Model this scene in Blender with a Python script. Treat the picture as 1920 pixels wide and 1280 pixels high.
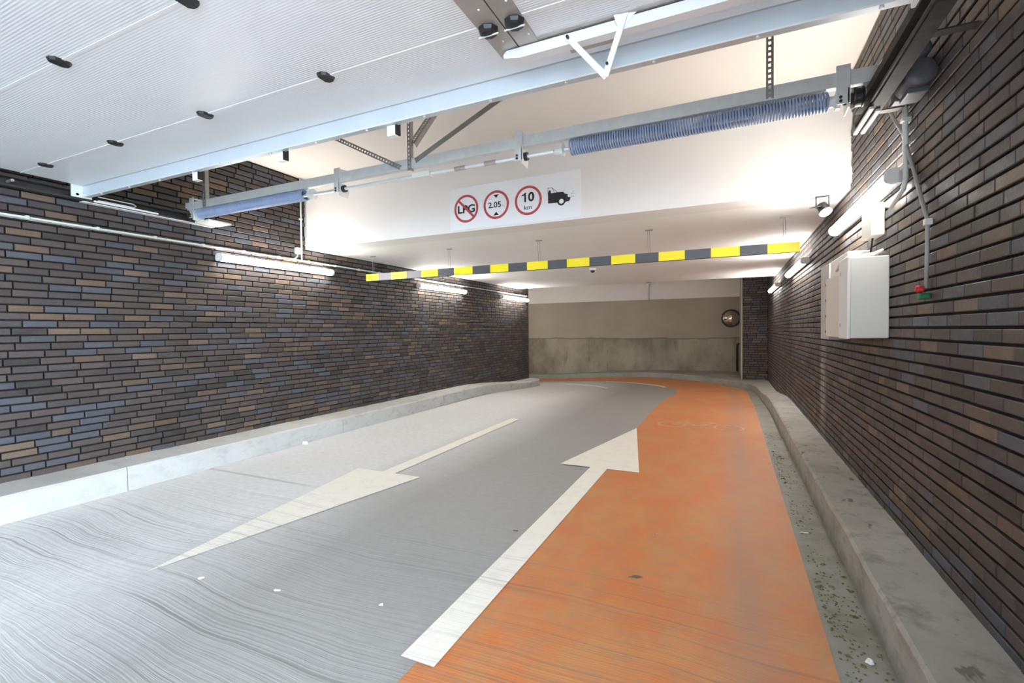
import bpy, bmesh, math, random
from mathutils import Vector, Matrix
random.seed(7)
for o in list(bpy.data.objects): bpy.data.objects.remove(o)
scene = bpy.context.scene
COL = scene.collection

# ------------------------------------------------------------------ camera
CAM_H = 1.3375
F_PX, YAW, PITCH, ROLL = 887.34, math.radians(24.76), math.radians(1.3283), math.radians(-.6045)
fw = Vector((-math.sin(YAW)*math.cos(PITCH), math.cos(YAW)*math.cos(PITCH), -math.sin(PITCH)))
r0 = Vector((math.cos(YAW), math.sin(YAW), 0)); u0 = r0.cross(fw)
rt = r0*math.cos(ROLL) + u0*math.sin(ROLL); up = -r0*math.sin(ROLL) + u0*math.cos(ROLL)
cd = bpy.data.cameras.new('camera'); cam = bpy.data.objects.new('camera', cd); COL.objects.link(cam)
cd.sensor_width = 36; cd.lens = F_PX/1920*36; cd.clip_start = .02; cd.clip_end = 200
cam.matrix_world = Matrix(((rt.x, up.x, -fw.x, 0), (rt.y, up.y, -fw.y, 0), (rt.z, up.z, -fw.z, CAM_H), (0, 0, 0, 1)))
scene.camera = cam

# ------------------------------------------------------------------ world, exposure
w = bpy.data.worlds.new('sky'); scene.world = w; w.use_nodes = True
bg = w.node_tree.nodes['Background']
bg.inputs[0].default_value = (.70, .85, 1.0, 1); bg.inputs[1].default_value = 22.0
LAMP = 52.0
vs = scene.view_settings
vs.view_transform = 'Standard'; vs.look = 'None'; vs.gamma = 1; vs.use_curve_mapping = False
vs.exposure = 0.45

# ------------------------------------------------------------------ helpers
def ss(a, b, x):
    t = min(1, max(0, (x-a)/(b-a))); return t*t*(3-2*t)
def floor_z(X, Y): return -.15*ss(8.3, 12, Y) - .22*ss(-2.2, -6.5, X)*ss(12, 14.5, Y)

ORI = {}
def empty(name, loc):
    o = bpy.data.objects.new(name, None); o.empty_display_size = .05; COL.objects.link(o)
    o.location = loc; ORI[o.name] = Vector(loc); return o
def tag(o, label, cat, group=None):
    o['label'] = label; o['category'] = cat
    if group: o['group'] = group
    return o
def struct(o, label=None):
    o['kind'] = 'structure'
    if label: o['label'] = label
    return o

class MB:
    def __init__(s): s.v = []; s.f = []; s.c = []
    def add(s, vs_, fs, col=None):
        n = len(s.v); s.v += [tuple(p) for p in vs_]
        for f in fs: s.f.append(tuple(i+n for i in f)); s.c.append(col)
        return s
    def box(s, x0, x1, y0, y1, z0, z1, col=None):
        return s.add([(x0,y0,z0),(x1,y0,z0),(x1,y1,z0),(x0,y1,z0),(x0,y0,z1),(x1,y0,z1),(x1,y1,z1),(x0,y1,z1)],
                     [(3,2,1,0),(4,5,6,7),(0,1,5,4),(1,2,6,5),(2,3,7,6),(3,0,4,7)], col)
    def bbox(s, x0, x1, y0, y1, z0, z1, b=.004):
        """box with chamfered edges"""
        bm = bmesh.new(); bmesh.ops.create_cube(bm, size=1)
        bmesh.ops.scale(bm, vec=(x1-x0, y1-y0, z1-z0), verts=bm.verts)
        bmesh.ops.translate(bm, vec=((x0+x1)/2, (y0+y1)/2, (z0+z1)/2), verts=bm.verts)
        bmesh.ops.bevel(bm, geom=list(bm.edges), offset=b, segments=2, affect='EDGES', profile=.5)
        bm.verts.index_update()
        s.add([v.co[:] for v in bm.verts], [[v.index for v in f.verts] for f in bm.faces]); bm.free(); return s
    def ring_path(s, pts, r, n=8, closed=False, caps=True):
        pts = [Vector(p) for p in pts]; base = len(s.v); N = len(pts)
        rr = r if isinstance(r, (list, tuple)) else [r]*N
        t0 = (pts[1]-pts[0]).normalized(); a = t0.orthogonal().normalized()
        for i, p in enumerate(pts):
            if i == 0: t = pts[1]-pts[0]
            elif i == N-1: t = pts[-1]-pts[-2]
            else: t = pts[i+1]-pts[i-1]
            t.normalize(); a = (a - t*a.dot(t)).normalized(); b = t.cross(a)
            for k in range(n):
                q = 2*math.pi*k/n; s.v.append(tuple(p + (a*math.cos(q)+b*math.sin(q))*rr[i]))
        for i in range(N-1):
            for k in range(n):
                s.f.append((base+i*n+k, base+i*n+(k+1)%n, base+(i+1)*n+(k+1)%n, base+(i+1)*n+k)); s.c.append(None)
        if caps:
            s.f.append(tuple(base+k for k in reversed(range(n)))); s.c.append(None)
            s.f.append(tuple(base+(N-1)*n+k for k in range(n))); s.c.append(None)
        return s
    def cyl(s, p0, p1, r, n=16): return s.ring_path([p0, p1], r, n)
    def lathe(s, o, axis, prof, n=24):
        """prof: list of (distance along axis, radius)"""
        o = Vector(o); ax = Vector(axis).normalized()
        return s.ring_path_var(o, ax, prof, n)
    def ring_path_var(s, o, ax, prof, n):
        a = ax.orthogonal().normalized(); b = ax.cross(a); base = len(s.v)
        for d, r in prof:
            for k in range(n):
                q = 2*math.pi*k/n; s.v.append(tuple(o+ax*d+(a*math.cos(q)+b*math.sin(q))*max(r, 1e-4)))
        for i in range(len(prof)-1):
            for k in range(n):
                s.f.append((base+i*n+k, base+i*n+(k+1)%n, base+(i+1)*n+(k+1)%n, base+(i+1)*n+k)); s.c.append(None)
        s.f.append(tuple(base+k for k in reversed(range(n)))); s.c.append(None)
        s.f.append(tuple(base+(len(prof)-1)*n+k for k in range(n))); s.c.append(None)
        return s
    def bar(s, p0, p1, w, h, side=(0,1,0)):
        """rectangular bar from p0 to p1: w along side, h along the other"""
        p0 = Vector(p0); p1 = Vector(p1); t = (p1-p0).normalized(); a = Vector(side); a = (a-t*a.dot(t)).normalized(); b = t.cross(a)
        q = []
        for p in (p0, p1):
            for i, j in ((-1,-1),(1,-1),(1,1),(-1,1)): q.append(p+a*w/2*i+b*h/2*j)
        return s.add(q, [(3,2,1,0),(4,5,6,7),(0,1,5,4),(1,2,6,5),(2,3,7,6),(3,0,4,7)])
    def prism(s, poly, fn, d):
        """poly 2D list, fn(u,v,depth)->xyz"""
        n = len(poly)
        return s.add([fn(u, v, 0) for u, v in poly]+[fn(u, v, d) for u, v in poly],
                     [tuple(range(n)), tuple(reversed(range(n, 2*n)))]+[(i, i+n, (i+1) % n+n, (i+1) % n) for i in range(n)])
    def build(s, name, mat, parent=None, smooth=False, origin=None):
        V = [Vector(p) for p in s.v]
        if origin is None:
            xs = [p.x for p in V]; ys = [p.y for p in V]; zs = [p.z for p in V]
            origin = Vector(((min(xs)+max(xs))/2, (min(ys)+max(ys))/2, min(zs)))
        origin = Vector(origin)
        me = bpy.data.meshes.new(name); me.from_pydata([p-origin for p in V], [], s.f)
        bm = bmesh.new(); bm.from_mesh(me); bmesh.ops.recalc_face_normals(bm, faces=bm.faces); bm.to_mesh(me); bm.free()
        if any(c is not None for c in s.c):
            at = me.color_attributes.new('tint', 'FLOAT_COLOR', 'CORNER'); i = 0
            for p in me.polygons:
                c = s.c[p.index]
                for _ in p.loop_indices: at.data[i].color = (*c, 1); i += 1
        me.materials.append(mat)
        if smooth:
            for p in me.polygons: p.use_smooth = True
        o = bpy.data.objects.new(name, me); COL.objects.link(o)
        if parent is not None:
            o.parent = parent; o.location = origin-ORI[parent.name]
        else: o.location = origin
        ORI[o.name] = origin
        return o

def clone(o, parent, offset, delta_parent=False):
    c = o.copy(); COL.objects.link(c); c.parent = parent; c.location = o.location+Vector(offset)
    return c

# ------------------------------------------------------------------ materials
def mat(name, col, rough=.6, metal=0, noise=None, bump=None, spec=.5, emit=None):
    """noise=(scale, amount, colour2), bump=(scale, strength)"""
    m = bpy.data.materials.new(name); m.use_nodes = True; nt = m.node_tree; b = nt.nodes['Principled BSDF']
    b.inputs['Base Color'].default_value = (*col, 1); b.inputs['Roughness'].default_value = rough
    b.inputs['Metallic'].default_value = metal; b.inputs['Specular IOR Level'].default_value = spec
    if noise or bump:
        g = nt.nodes.new('ShaderNodeNewGeometry')
    if noise:
        n = nt.nodes.new('ShaderNodeTexNoise'); n.inputs['Scale'].default_value = noise[0]; n.inputs['Detail'].default_value = 6
        n.inputs['Roughness'].default_value = .65
        nt.links.new(g.outputs['Position'], n.inputs['Vector'])
        r = nt.nodes.new('ShaderNodeMapRange'); r.inputs[1].default_value = .38; r.inputs[2].default_value = .68
        r.inputs[3].default_value = 0; r.inputs[4].default_value = noise[1]
        nt.links.new(n.outputs[0], r.inputs[0])
        x = nt.nodes.new('ShaderNodeMix'); x.data_type = 'RGBA'
        x.inputs[6].default_value = (*col, 1); x.inputs[7].default_value = (*noise[2], 1)
        nt.links.new(r.outputs[0], x.inputs[0]); nt.links.new(x.outputs[2], b.inputs['Base Color'])
    if bump:
        n2 = nt.nodes.new('ShaderNodeTexNoise'); n2.inputs['Scale'].default_value = bump[0]; n2.inputs['Detail'].default_value = 5
        nt.links.new(g.outputs['Position'], n2.inputs['Vector'])
        bu = nt.nodes.new('ShaderNodeBump'); bu.inputs['Strength'].default_value = bump[1]; bu.inputs['Distance'].default_value = .01
        nt.links.new(n2.outputs[0], bu.inputs['Height']); nt.links.new(bu.outputs[0], b.inputs['Normal'])
    if emit:
        b.inputs['Emission Color'].default_value = (*emit[0], 1); b.inputs['Emission Strength'].default_value = emit[1]
    return m

class NT:
    def __init__(s, name):
        s.m = bpy.data.materials.new(name); s.m.use_nodes = True; s.t = s.m.node_tree; s.b = s.t.nodes['Principled BSDF']
        s.pos = s.n('ShaderNodeNewGeometry').outputs['Position']
    def n(s, ty, **kw):
        x = s.t.nodes.new(ty)
        for k, v in kw.items(): setattr(x, k, v)
        return x
    def l(s, a, b): s.t.links.new(a, b)
    def vmap(s, scale, loc=(0,0,0)):
        x = s.n('ShaderNodeMapping'); x.inputs['Scale'].default_value = scale; x.inputs['Location'].default_value = loc; s.l(s.pos, x.inputs[0]); return x.outputs[0]
    def noise(s, scale, vec=None, detail=6, rough=.6, dist=0):
        x = s.n('ShaderNodeTexNoise'); x.inputs['Scale'].default_value = scale; x.inputs['Detail'].default_value = detail
        x.inputs['Roughness'].default_value = rough; x.inputs['Distortion'].default_value = dist
        s.l(vec or s.pos, x.inputs['Vector']); return x.outputs[0]
    def rng(s, v, a, b, c=0, d=1):
        x = s.n('ShaderNodeMapRange'); s.l(v, x.inputs[0])
        for i, q in enumerate((a, b, c, d)): x.inputs[i+1].default_value = q
        return x.outputs[0]
    def math(s, op, a, b):
        x = s.n('ShaderNodeMath', operation=op)
        for i, q in enumerate((a, b)):
            if isinstance(q, (int, float)): x.inputs[i].default_value = q
            else: s.l(q, x.inputs[i])
        return x.outputs[0]
    def mix(s, f, a, b, blend='MIX'):
        x = s.n('ShaderNodeMix', data_type='RGBA', blend_type=blend)
        for i, q in ((0, f), (6, a), (7, b)):
            if isinstance(q, (int, float)): x.inputs[i].default_value = q
            elif isinstance(q, tuple): x.inputs[i].default_value = (*q, 1)
            else: s.l(q, x.inputs[i])
        return x.outputs[2]
    def sep(s):
        x = s.n('ShaderNodeSeparateXYZ'); s.l(s.pos, x.inputs[0]); return x.outputs
    def bump(s, h, st, dist=.01):
        x = s.n('ShaderNodeBump'); x.inputs['Strength'].default_value = st; x.inputs['Distance'].default_value = dist
        s.l(h, x.inputs['Height']); s.l(x.outputs[0], s.b.inputs['Normal'])
    def col(s, c): s.l(c, s.b.inputs['Base Color']) if not isinstance(c, tuple) else None
    def set(s, rough=.6, metal=0, spec=.5):
        if isinstance(rough, float): s.b.inputs['Roughness'].default_value = rough
        else: s.l(rough, s.b.inputs['Roughness'])
        s.b.inputs['Metallic'].default_value = metal; s.b.inputs['Specular IOR Level'].default_value = spec
        return s.m

def groove_height(k, far=3.6):
    """brushed concrete: wavy grooves running across the lane"""
    x, y, z = k.sep()
    wob = k.noise(.45, k.vmap((1, .8, 1)), 2, .5)
    wob2 = k.noise(2.2, k.vmap((1, .5, 1)), 2, .5)
    yy = k.math('ADD', k.math('ADD', y, k.math('MULTIPLY', wob, .38)), k.math('MULTIPLY', wob2, .05))
    cx = k.n('ShaderNodeCombineXYZ'); k.l(k.math('MULTIPLY', x, .35), cx.inputs[0]); k.l(k.math('MULTIPLY', yy, 80), cx.inputs[1])
    fine = k.noise(1.0, cx.outputs[0], 3, .6)
    cx2 = k.n('ShaderNodeCombineXYZ'); k.l(k.math('MULTIPLY', x, .18), cx2.inputs[0]); k.l(k.math('MULTIPLY', yy, 27), cx2.inputs[1])
    wide = k.noise(1.0, cx2.outputs[0], 2, .5)
    patch = k.rng(k.noise(.8, None, 2, .5), .35, .6, .35, 1)
    near = k.rng(y, 1.5, far, 1, .06)
    raw = k.math('MULTIPLY', k.math('SUBTRACT', k.math('ADD', k.math('MULTIPLY', fine, 1.15), k.math('MULTIPLY', wide, .85)), 1.0), patch)
    return k.math('MULTIPLY', raw, near), patch, near

# floor concrete
k = NT('brushed_concrete')
gh, patch, near = groove_height(k)
base = k.mix(k.rng(k.noise(.7, None, 5), .35, .7), (.62, .615, .60), (.69, .685, .67))
base = k.mix(k.rng(k.noise(18, None, 6, .7), .4, .75, 0, .35), base, (.33, .325, .31))
base = k.mix(k.rng(gh, .02, .28, 0, .6), base, (.60, .60, .59))
base = k.mix(k.rng(gh, -.05, -.24, 0, .85), base, (.20, .20, .205))
x, y, z = k.sep()
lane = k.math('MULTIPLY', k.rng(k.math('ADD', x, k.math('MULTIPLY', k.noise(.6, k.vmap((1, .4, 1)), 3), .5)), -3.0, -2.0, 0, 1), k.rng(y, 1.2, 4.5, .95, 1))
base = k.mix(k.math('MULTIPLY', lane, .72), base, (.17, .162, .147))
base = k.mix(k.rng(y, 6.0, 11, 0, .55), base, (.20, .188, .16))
jm = k.math('MULTIPLY', k.math('MULTIPLY', k.rng(y, 2.955, 2.972, 0, 1), k.rng(y, 2.985, 3.005, 1, 0)), k.rng(x, -3.6, -3.2, .55, 0))
base = k.mix(jm, base, (.25, .245, .23))
gut = k.math('MULTIPLY', k.rng(x, .30, .42, 0, 1), k.rng(k.noise(3.5, None, 6, .7), .35, .62, .25, .9))
base = k.mix(gut, base, (.155, .145, .10))
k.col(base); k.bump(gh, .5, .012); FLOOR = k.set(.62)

k = NT('orange_lane_paint')
gh, patch, near = groove_height(k, 3.6)
c = k.mix(k.rng(k.noise(2.4, k.vmap((1.3, .8, 1)), 6, .65), .40, .60), (.54, .160, .042), (.51, .215, .072))
c = k.mix(k.rng(k.noise(14, k.vmap((.5, 1.4, 1)), 6, .7), .47, .70, 0, .7), c, (.36, .20, .12))
x, y, z = k.sep()
track = k.math('MULTIPLY', k.math('MULTIPLY', k.rng(x, -.12, .06, 0, 1), k.rng(x, .10, .26, 1, 0)), k.rng(k.noise(1.1, k.vmap((2, .5, 1)), 4), .35, .65, .15, .8))
c = k.mix(track, c, (.34, .18, .115))
c = k.mix(k.rng(gh, -.03, -.2, 0, .85), c, (.17, .12, .10))
k.col(c); k.bump(gh, .4, .012); ORANGE = k.set(.55)

k = NT('worn_white_road_paint')
gh, patch, near = groove_height(k, 3.6)
c = k.mix(k.rng(k.noise(9, None, 6, .7), .5, .78, 0, .5), (.80, .76, .67), (.56, .53, .47))
c = k.mix(k.rng(gh, -.04, -.2, 0, .75), c, (.36, .35, .33))
k.col(c); k.bump(gh, .35, .012); ROADWHITE = k.set(.6)
GHOST = mat('faded_white_symbol', (.60, .36, .20), .6, noise=(22, .8, (.52, .20, .07)))

# brick: colour from mesh attribute
k = NT('dark_glazed_brick')
at = k.n('ShaderNodeAttribute', attribute_name='tint'); tint = at.outputs['Color']
n1 = k.noise(9, k.vmap((1, 1, 2.5)), 5, .7)
c = k.mix(k.rng(n1, .45, .8, 0, .5), tint, (.11, .092, .084))
c = k.mix(k.rng(k.noise(60, None, 4, .7), .35, .7, 0, .45), c, k.mix(1.0, c, (.55, .52, .52), 'MULTIPLY'))
st = k.rng(k.noise(2.3, k.vmap((1, 1, .35)), 5, .7), .66, .80, 0, .4)
c = k.mix(st, c, (.36, .33, .31))
x, y, z = k.sep()
sk = k.math('MULTIPLY', k.math('MULTIPLY', k.rng(y, 5.55, 5.72, 0, 1), k.rng(y, 5.80, 5.98, 1, 0)), k.math('MULTIPLY', k.rng(x, 0, .5, 0, 1), k.math('MULTIPLY', k.rng(z, 1.25, 1.05, 0, 1), k.rng(z, .3, .6, .3, 1))))
sk = k.math('MULTIPLY', sk, k.rng(k.noise(14, k.vmap((1, 1.5, .5)), 6, .8), .38, .6, 0, .85))
c = k.mix(sk, c, (.52, .50, .47))
k.col(c); k.bump(k.noise(70, None, 5, .7), .35, .006)
BRICK = k.set(k.rng(n1, .3, .7, .42, .62), spec=.4)
MORTAR = mat('dark_mortar', (.008, .007, .007), .95, bump=(120, .5))

k = NT('kerb_concrete')
c = k.mix(k.rng(k.noise(1.6, None, 5), .35, .68), (.40, .385, .345), (.28, .268, .23))
c = k.mix(k.rng(k.noise(7, k.vmap((1, 1, 2)), 6, .7), .52, .70, 0, .75), c, (.17, .16, .13))
x, y, z = k.sep()
c = k.mix(k.rng(y, 9, 12.5, 0, .4), c, (.20, .185, .145))  # far end coloured darker and browner to offset the sky light on it
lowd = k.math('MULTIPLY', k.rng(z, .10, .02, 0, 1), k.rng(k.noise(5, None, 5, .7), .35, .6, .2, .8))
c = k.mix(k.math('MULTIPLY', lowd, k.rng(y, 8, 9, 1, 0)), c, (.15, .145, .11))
spots = k.math('MULTIPLY', k.rng(k.noise(9, k.vmap((1.6, .7, 1)), 3, .6), .64, .70, 0, .8), k.rng(z, .17, .19, 0, 1))
c = k.mix(spots, c, (.10, .095, .075))
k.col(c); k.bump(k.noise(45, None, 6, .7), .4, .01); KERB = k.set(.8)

k = NT('painted_plaster')
c = k.mix(k.rng(k.noise(.9, None, 5), .4, .7), (.83, .805, .78), (.79, .755, .715))
c = k.mix(k.rng(k.noise(30, None, 6, .7), .68, .8, 0, .25), c, (.5, .47, .43))
k.col(c); k.bump(k.noise(160, None, 3), .08, .004); PLASTER = k.set(.75)

BEIGEPLASTER = mat('beige_painted_ceiling', (.73, .68, .625), .8, noise=(1.2, .6, (.69, .635, .575)), bump=(160, .08))
LOWCEIL = mat('white_painted_soffit', (.90, .885, .87), .75, noise=(1.2, .6, (.86, .84, .82)), bump=(160, .08))
BAND = mat('white_band_paint', (.80, .765, .73), .75, noise=(1.5, .6, (.76, .72, .68)))
k = NT('left_kerb_concrete')
x, y, z = k.sep()
c = k.mix(k.rng(k.noise(1.6, None, 5), .35, .68), (.54, .535, .515), (.46, .45, .425))
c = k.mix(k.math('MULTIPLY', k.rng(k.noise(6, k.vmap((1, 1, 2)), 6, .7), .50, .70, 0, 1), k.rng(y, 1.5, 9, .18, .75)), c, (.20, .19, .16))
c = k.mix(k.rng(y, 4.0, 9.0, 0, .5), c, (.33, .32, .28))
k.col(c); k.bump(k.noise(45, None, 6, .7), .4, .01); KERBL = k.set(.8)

k = NT('end_wall_concrete')
x, y, z = k.sep()
up_c = k.mix(k.rng(k.noise(.8, None, 5), .35, .7), (.37, .325, .25), (.31, .27, .202))
lo = k.mix(k.rng(k.noise(.9, k.vmap((1, 1, .6)), 6, .65), .38, .60), (.34, .30, .225), (.17, .148, .105))
lo = k.mix(k.rng(k.noise(1.5, k.vmap((1.6, 1, .35), (3, 0, 0)), 6, .75), .56, .7, 0, .75), lo, (.085, .076, .056))
edge = k.math('ADD', z, k.math('MULTIPLY', k.noise(1.4, None, 4), .12))
c = k.mix(k.rng(edge, 1.08, 1.11, 0, 1), lo, up_c)
line = k.math('MULTIPLY', k.rng(edge, 1.05, 1.085, 0, 1), k.rng(edge, 1.09, 1.12, 1, 0))
c = k.mix(k.math('MULTIPLY', line, .8), c, (.12, .108, .082))
k.col(c); k.bump(k.noise(25, None, 6, .7), .25, .01); ENDWALL = k.set(.55)

GALV = mat('galvanised_steel', (.78, .81, .80), .42, .2, noise=(14, .6, (.64, .67, .67)))
GALVBLUE = mat('zinc_channel_steel', (.66, .73, .78), .36, .35, noise=(5, .5, (.58, .65, .70)))
STEELDARK = mat('dull_rail_steel', (.055, .052, .048), .55, .4, noise=(20, .7, (.025, .023, .02)))
RAILBLACK = mat('dirty_black_rail', (.030, .028, .026), .7, 0, noise=(20, .7, (.06, .055, .05)), spec=.25)
DULLGALV = mat('dull_perforated_steel', (.36, .35, .34), .5, .3, noise=(14, .6, (.26, .25, .24)))
STEEL = mat('brushed_strip_steel', (.50, .47, .44), .42, .6, noise=(8, .6, (.38, .35, .33)))
SPRING = mat('blue_painted_spring', (.29, .37, .57), .4, .1, noise=(12, .5, (.42, .48, .64)))
BLACK = mat('black_plastic', (.018, .018, .02), .45)
RUBBER = mat('black_rubber', (.012, .012, .012), .8)
WHITE = mat('white_lacquer', (.84, .84, .84), .35)
CREAM = mat('cream_plastic', (.76, .755, .70), .45, noise=(4, .4, (.70, .69, .63)))
BEIGE = mat('beige_sheet', (.70, .65, .58), .5)
GREYPLATE = mat('grey_sheet', (.48, .47, .46), .5)
LAMPBODY = mat('lamp_housing_plastic', (.70, .71, .70), .5)
YELLOW = mat('yellow_foil', (.95, .80, .02), .4)
DARKFOIL = mat('dark_grey_foil', (.085, .09, .105), .38)
PALEFOIL = mat('pale_grey_foil', (.27, .25, .255), .45)  # lighter grey for the second and fourth bar stripes
SIGNWHITE = mat('sign_white', (.86, .88, .90), .4)
SIGNRED = mat('sign_red', (.48, .075, .085), .45)
SIGNBLACK = mat('sign_black', (.016, .016, .024), .5)
SIGNGREY = mat('sign_grey', (.42, .42, .44), .5)
WIRE = mat('thin_wire', (.25, .25, .25), .5, .6)
PIPE = mat('grey_green_conduit', (.52, .56, .50), .5)
WPIPE = mat('white_conduit', (.72, .74, .72), .5)
CABLEGREY = mat('grey_cable', (.36, .35, .33), .6)
MOTORG = mat('dark_motor_paint', (.085, .085, .10), .4, noise=(10, .5, (.14, .14, .16)))
MIRROR = mat('mirror_acrylic', (.50, .44, .38), .06, 1.0)
RED = mat('red_plastic', (.55, .02, .02), .4); GREEN = mat('green_plastic', (.01, .13, .05), .45)
TUBE = mat('lit_diffuser', (.9, .9, .9), .5, emit=((1.0, .96, .905), LAMP))
LENS = mat('lit_floodlight_lens', (.9, .9, .9), .4, emit=((1.0, .96, .9), 6))
LEAFBROWN = mat('dry_leaf', (.10, .075, .05), .8); MOSS = mat('green_leaf_bits', (.13, .17, .045), .9, noise=(60, .8, (.07, .06, .03)))
PAPER = mat('white_litter', (.80, .80, .78), .7)

# door panel: fine ribs across the panel
k = NT('ribbed_white_panel')
x, y, z = k.sep()
wv = k.math('SINE', k.math('MULTIPLY', y, 2*math.pi/.0125), 0.0)
c = k.mix(k.rng(k.noise(1.2, None, 4), .35, .7), (.84, .855, .87), (.81, .825, .84))
k.col(c); k.bump(wv, .28, .0015); PANEL = k.set(.38)

# ------------------------------------------------------------------ room shell
XL, XR = -5.08, .865
Y0 = -.45            # the opening to the street
YP = 4.55            # white header above the lane
YC = 11.45           # end of the low ceiling
YE = 16.0
ZH, ZL = 3.34, 2.433

m = MB(); xs = [-9+.25*i for i in range(41)]; ys = [Y0+.25*i for i in range(67)]
for yv in ys:
    for xv in xs: m.v.append((xv, yv, floor_z(xv, yv)))
nx = len(xs)
for j in range(len(ys)-1):
    for i in range(nx-1):
        a = j*nx+i; m.f.append((a, a+1, a+nx+1, a+nx)); m.c.append(None)
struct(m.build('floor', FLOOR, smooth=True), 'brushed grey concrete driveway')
struct(MB().box(-14, 12, -16, Y0, -.3, 0).build('street_pavement', mat('street_paving', (.34, .335, .33), .8, noise=(3, .5, (.28, .28, .28)))), 'unseen grey paving added outside the opening for bounce light')  # unseen ground, added to bounce daylight inside

struct(MB().box(XL-.3, XR+.3, Y0, YP+.02, ZH, ZH+.2).build('ceiling', BEIGEPLASTER), 'cream plaster ceiling above the garage door')
struct(MB().box(XL-.015, XR+.015, YP, YP+.3, ZL, ZH+.2).build('wall_header', PLASTER), 'white plaster header over the lane')
struct(MB().box(XL-.3, XR+.3, YP+.3, YC, ZL, ZL+.25).build('ceiling_lower', LOWCEIL), 'low white ceiling over the lane')
struct(MB().box(-9.2, XR+.3, YC, YE+.2, 3.0, 3.2).build('ceiling_rear', PLASTER), 'white ceiling above the bend')
struct(MB().box(-9.2, XR+.3, YC-.02, YC, ZL+.25, 3.2).build('wall_step', PLASTER))
struct(MB().box(XL-.35, XR+.35, Y0-.2, Y0, 2.62, ZH+.2).build('wall_lintel', PLASTER))
struct(MB().box(XL-.6, XL, -15, Y0-.2, -.3, 9).build('wall_light_block', mat('side_blocker', (.16, .13, .12), .8)), 'tall unseen wall added left of the opening to block daylight')  # unseen wall, added to keep daylight from entering on the left
struct(MB().box(-14, 1.2, -7.4, -7, -.3, 12).build('wall_sky_block', mat('rear_blocker', (.30, .28, .26), .8)), 'tall unseen wall added behind the camera to block sky light')  # unseen wall, added to block the sky behind so light enters sideways

struct(MB().box(XL-.6, XR+.35, -4.6, Y0-.2, 2.95, 3.5).build('ceiling_sky_block', PLASTER), 'unseen slab added outside the opening to block overhead sky light')  # unseen slab, added to cut steep sky light on the near floor
# end wall: concrete, white strip above
struct(MB().box(-9.2, .34, YE, YE+.2, -.6, 2.30).build('wall_far', ENDWALL), 'stained grey concrete end wall')
struct(MB().box(-9.2, .34, YE-.012, YE+.2, 2.30, 3.0).build('trim_1', BAND), 'white band above the concrete end wall')
struct(MB().box(.262, .285, 13.58, YE, -.12, 3.0).build('trim_2', mat('corner_strip', (.42, .39, .34), .6)), 'pale corner strip of the brick pier')
struct(MB().box(-9.2, -9.0, 11.9, YE, -.7, 3.0).build('wall_side', PLASTER))
struct(MB().box(-9.2, XL-.29, 11.9, 12.13, -.7, 3.2).build('wall_inner', PLASTER))

# ------------------------------------------------------------------ brick walls
PIT, LEN, JT = .0602, .2165, .0115
PAL = [((.062, .048, .044), 26), ((.082, .063, .057), 22), ((.060, .052, .052), 14), ((.080, .084, .100), 12), ((.066, .071, .087), 9),
       ((.038, .033, .030), 10), ((.142, .096, .064), 6), ((.112, .078, .054), 7), ((.155, .108, .080), 3), ((.080, .062, .056), 9)]
PALC = [c for c, n in PAL for _ in range(n)]
def brick_geo(L, h, d, b=.0035):
    """front-chamfered brick, front face at depth 0, local u along wall, v up, w into wall"""
    return ([(0,b*.6,b),(b,0,b)], None)
def add_brick(mb, fn, u0, u1, v0, v1, col, proud=0.0, b=.0035, d=.05):
    P = [(u0, v0, b), (u1, v0, b), (u1, v1, b), (u0, v1, b), (u0+b, v0+b, 0), (u1-b, v0+b, 0), (u1-b, v1-b, 0), (u0+b, v1-b, 0),
         (u0, v0, d), (u1, v0, d), (u1, v1, d), (u0, v1, d)]
    mb.add([fn(u, v, w_-proud) for u, v, w_ in P],
           [(4,5,6,7), (0,1,5,4), (1,2,6,5), (2,3,7,6), (3,0,4,7), (8,9,1,0), (9,10,2,1), (10,11,3,2), (11,8,0,3)], col)

def project(p):
    d = Vector(p)-Vector((0, 0, CAM_H)); q = d.dot(fw)
    if q < .1: return None
    return 960+F_PX*d.dot(rt)/q, 640-F_PX*d.dot(up)/q, q

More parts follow.
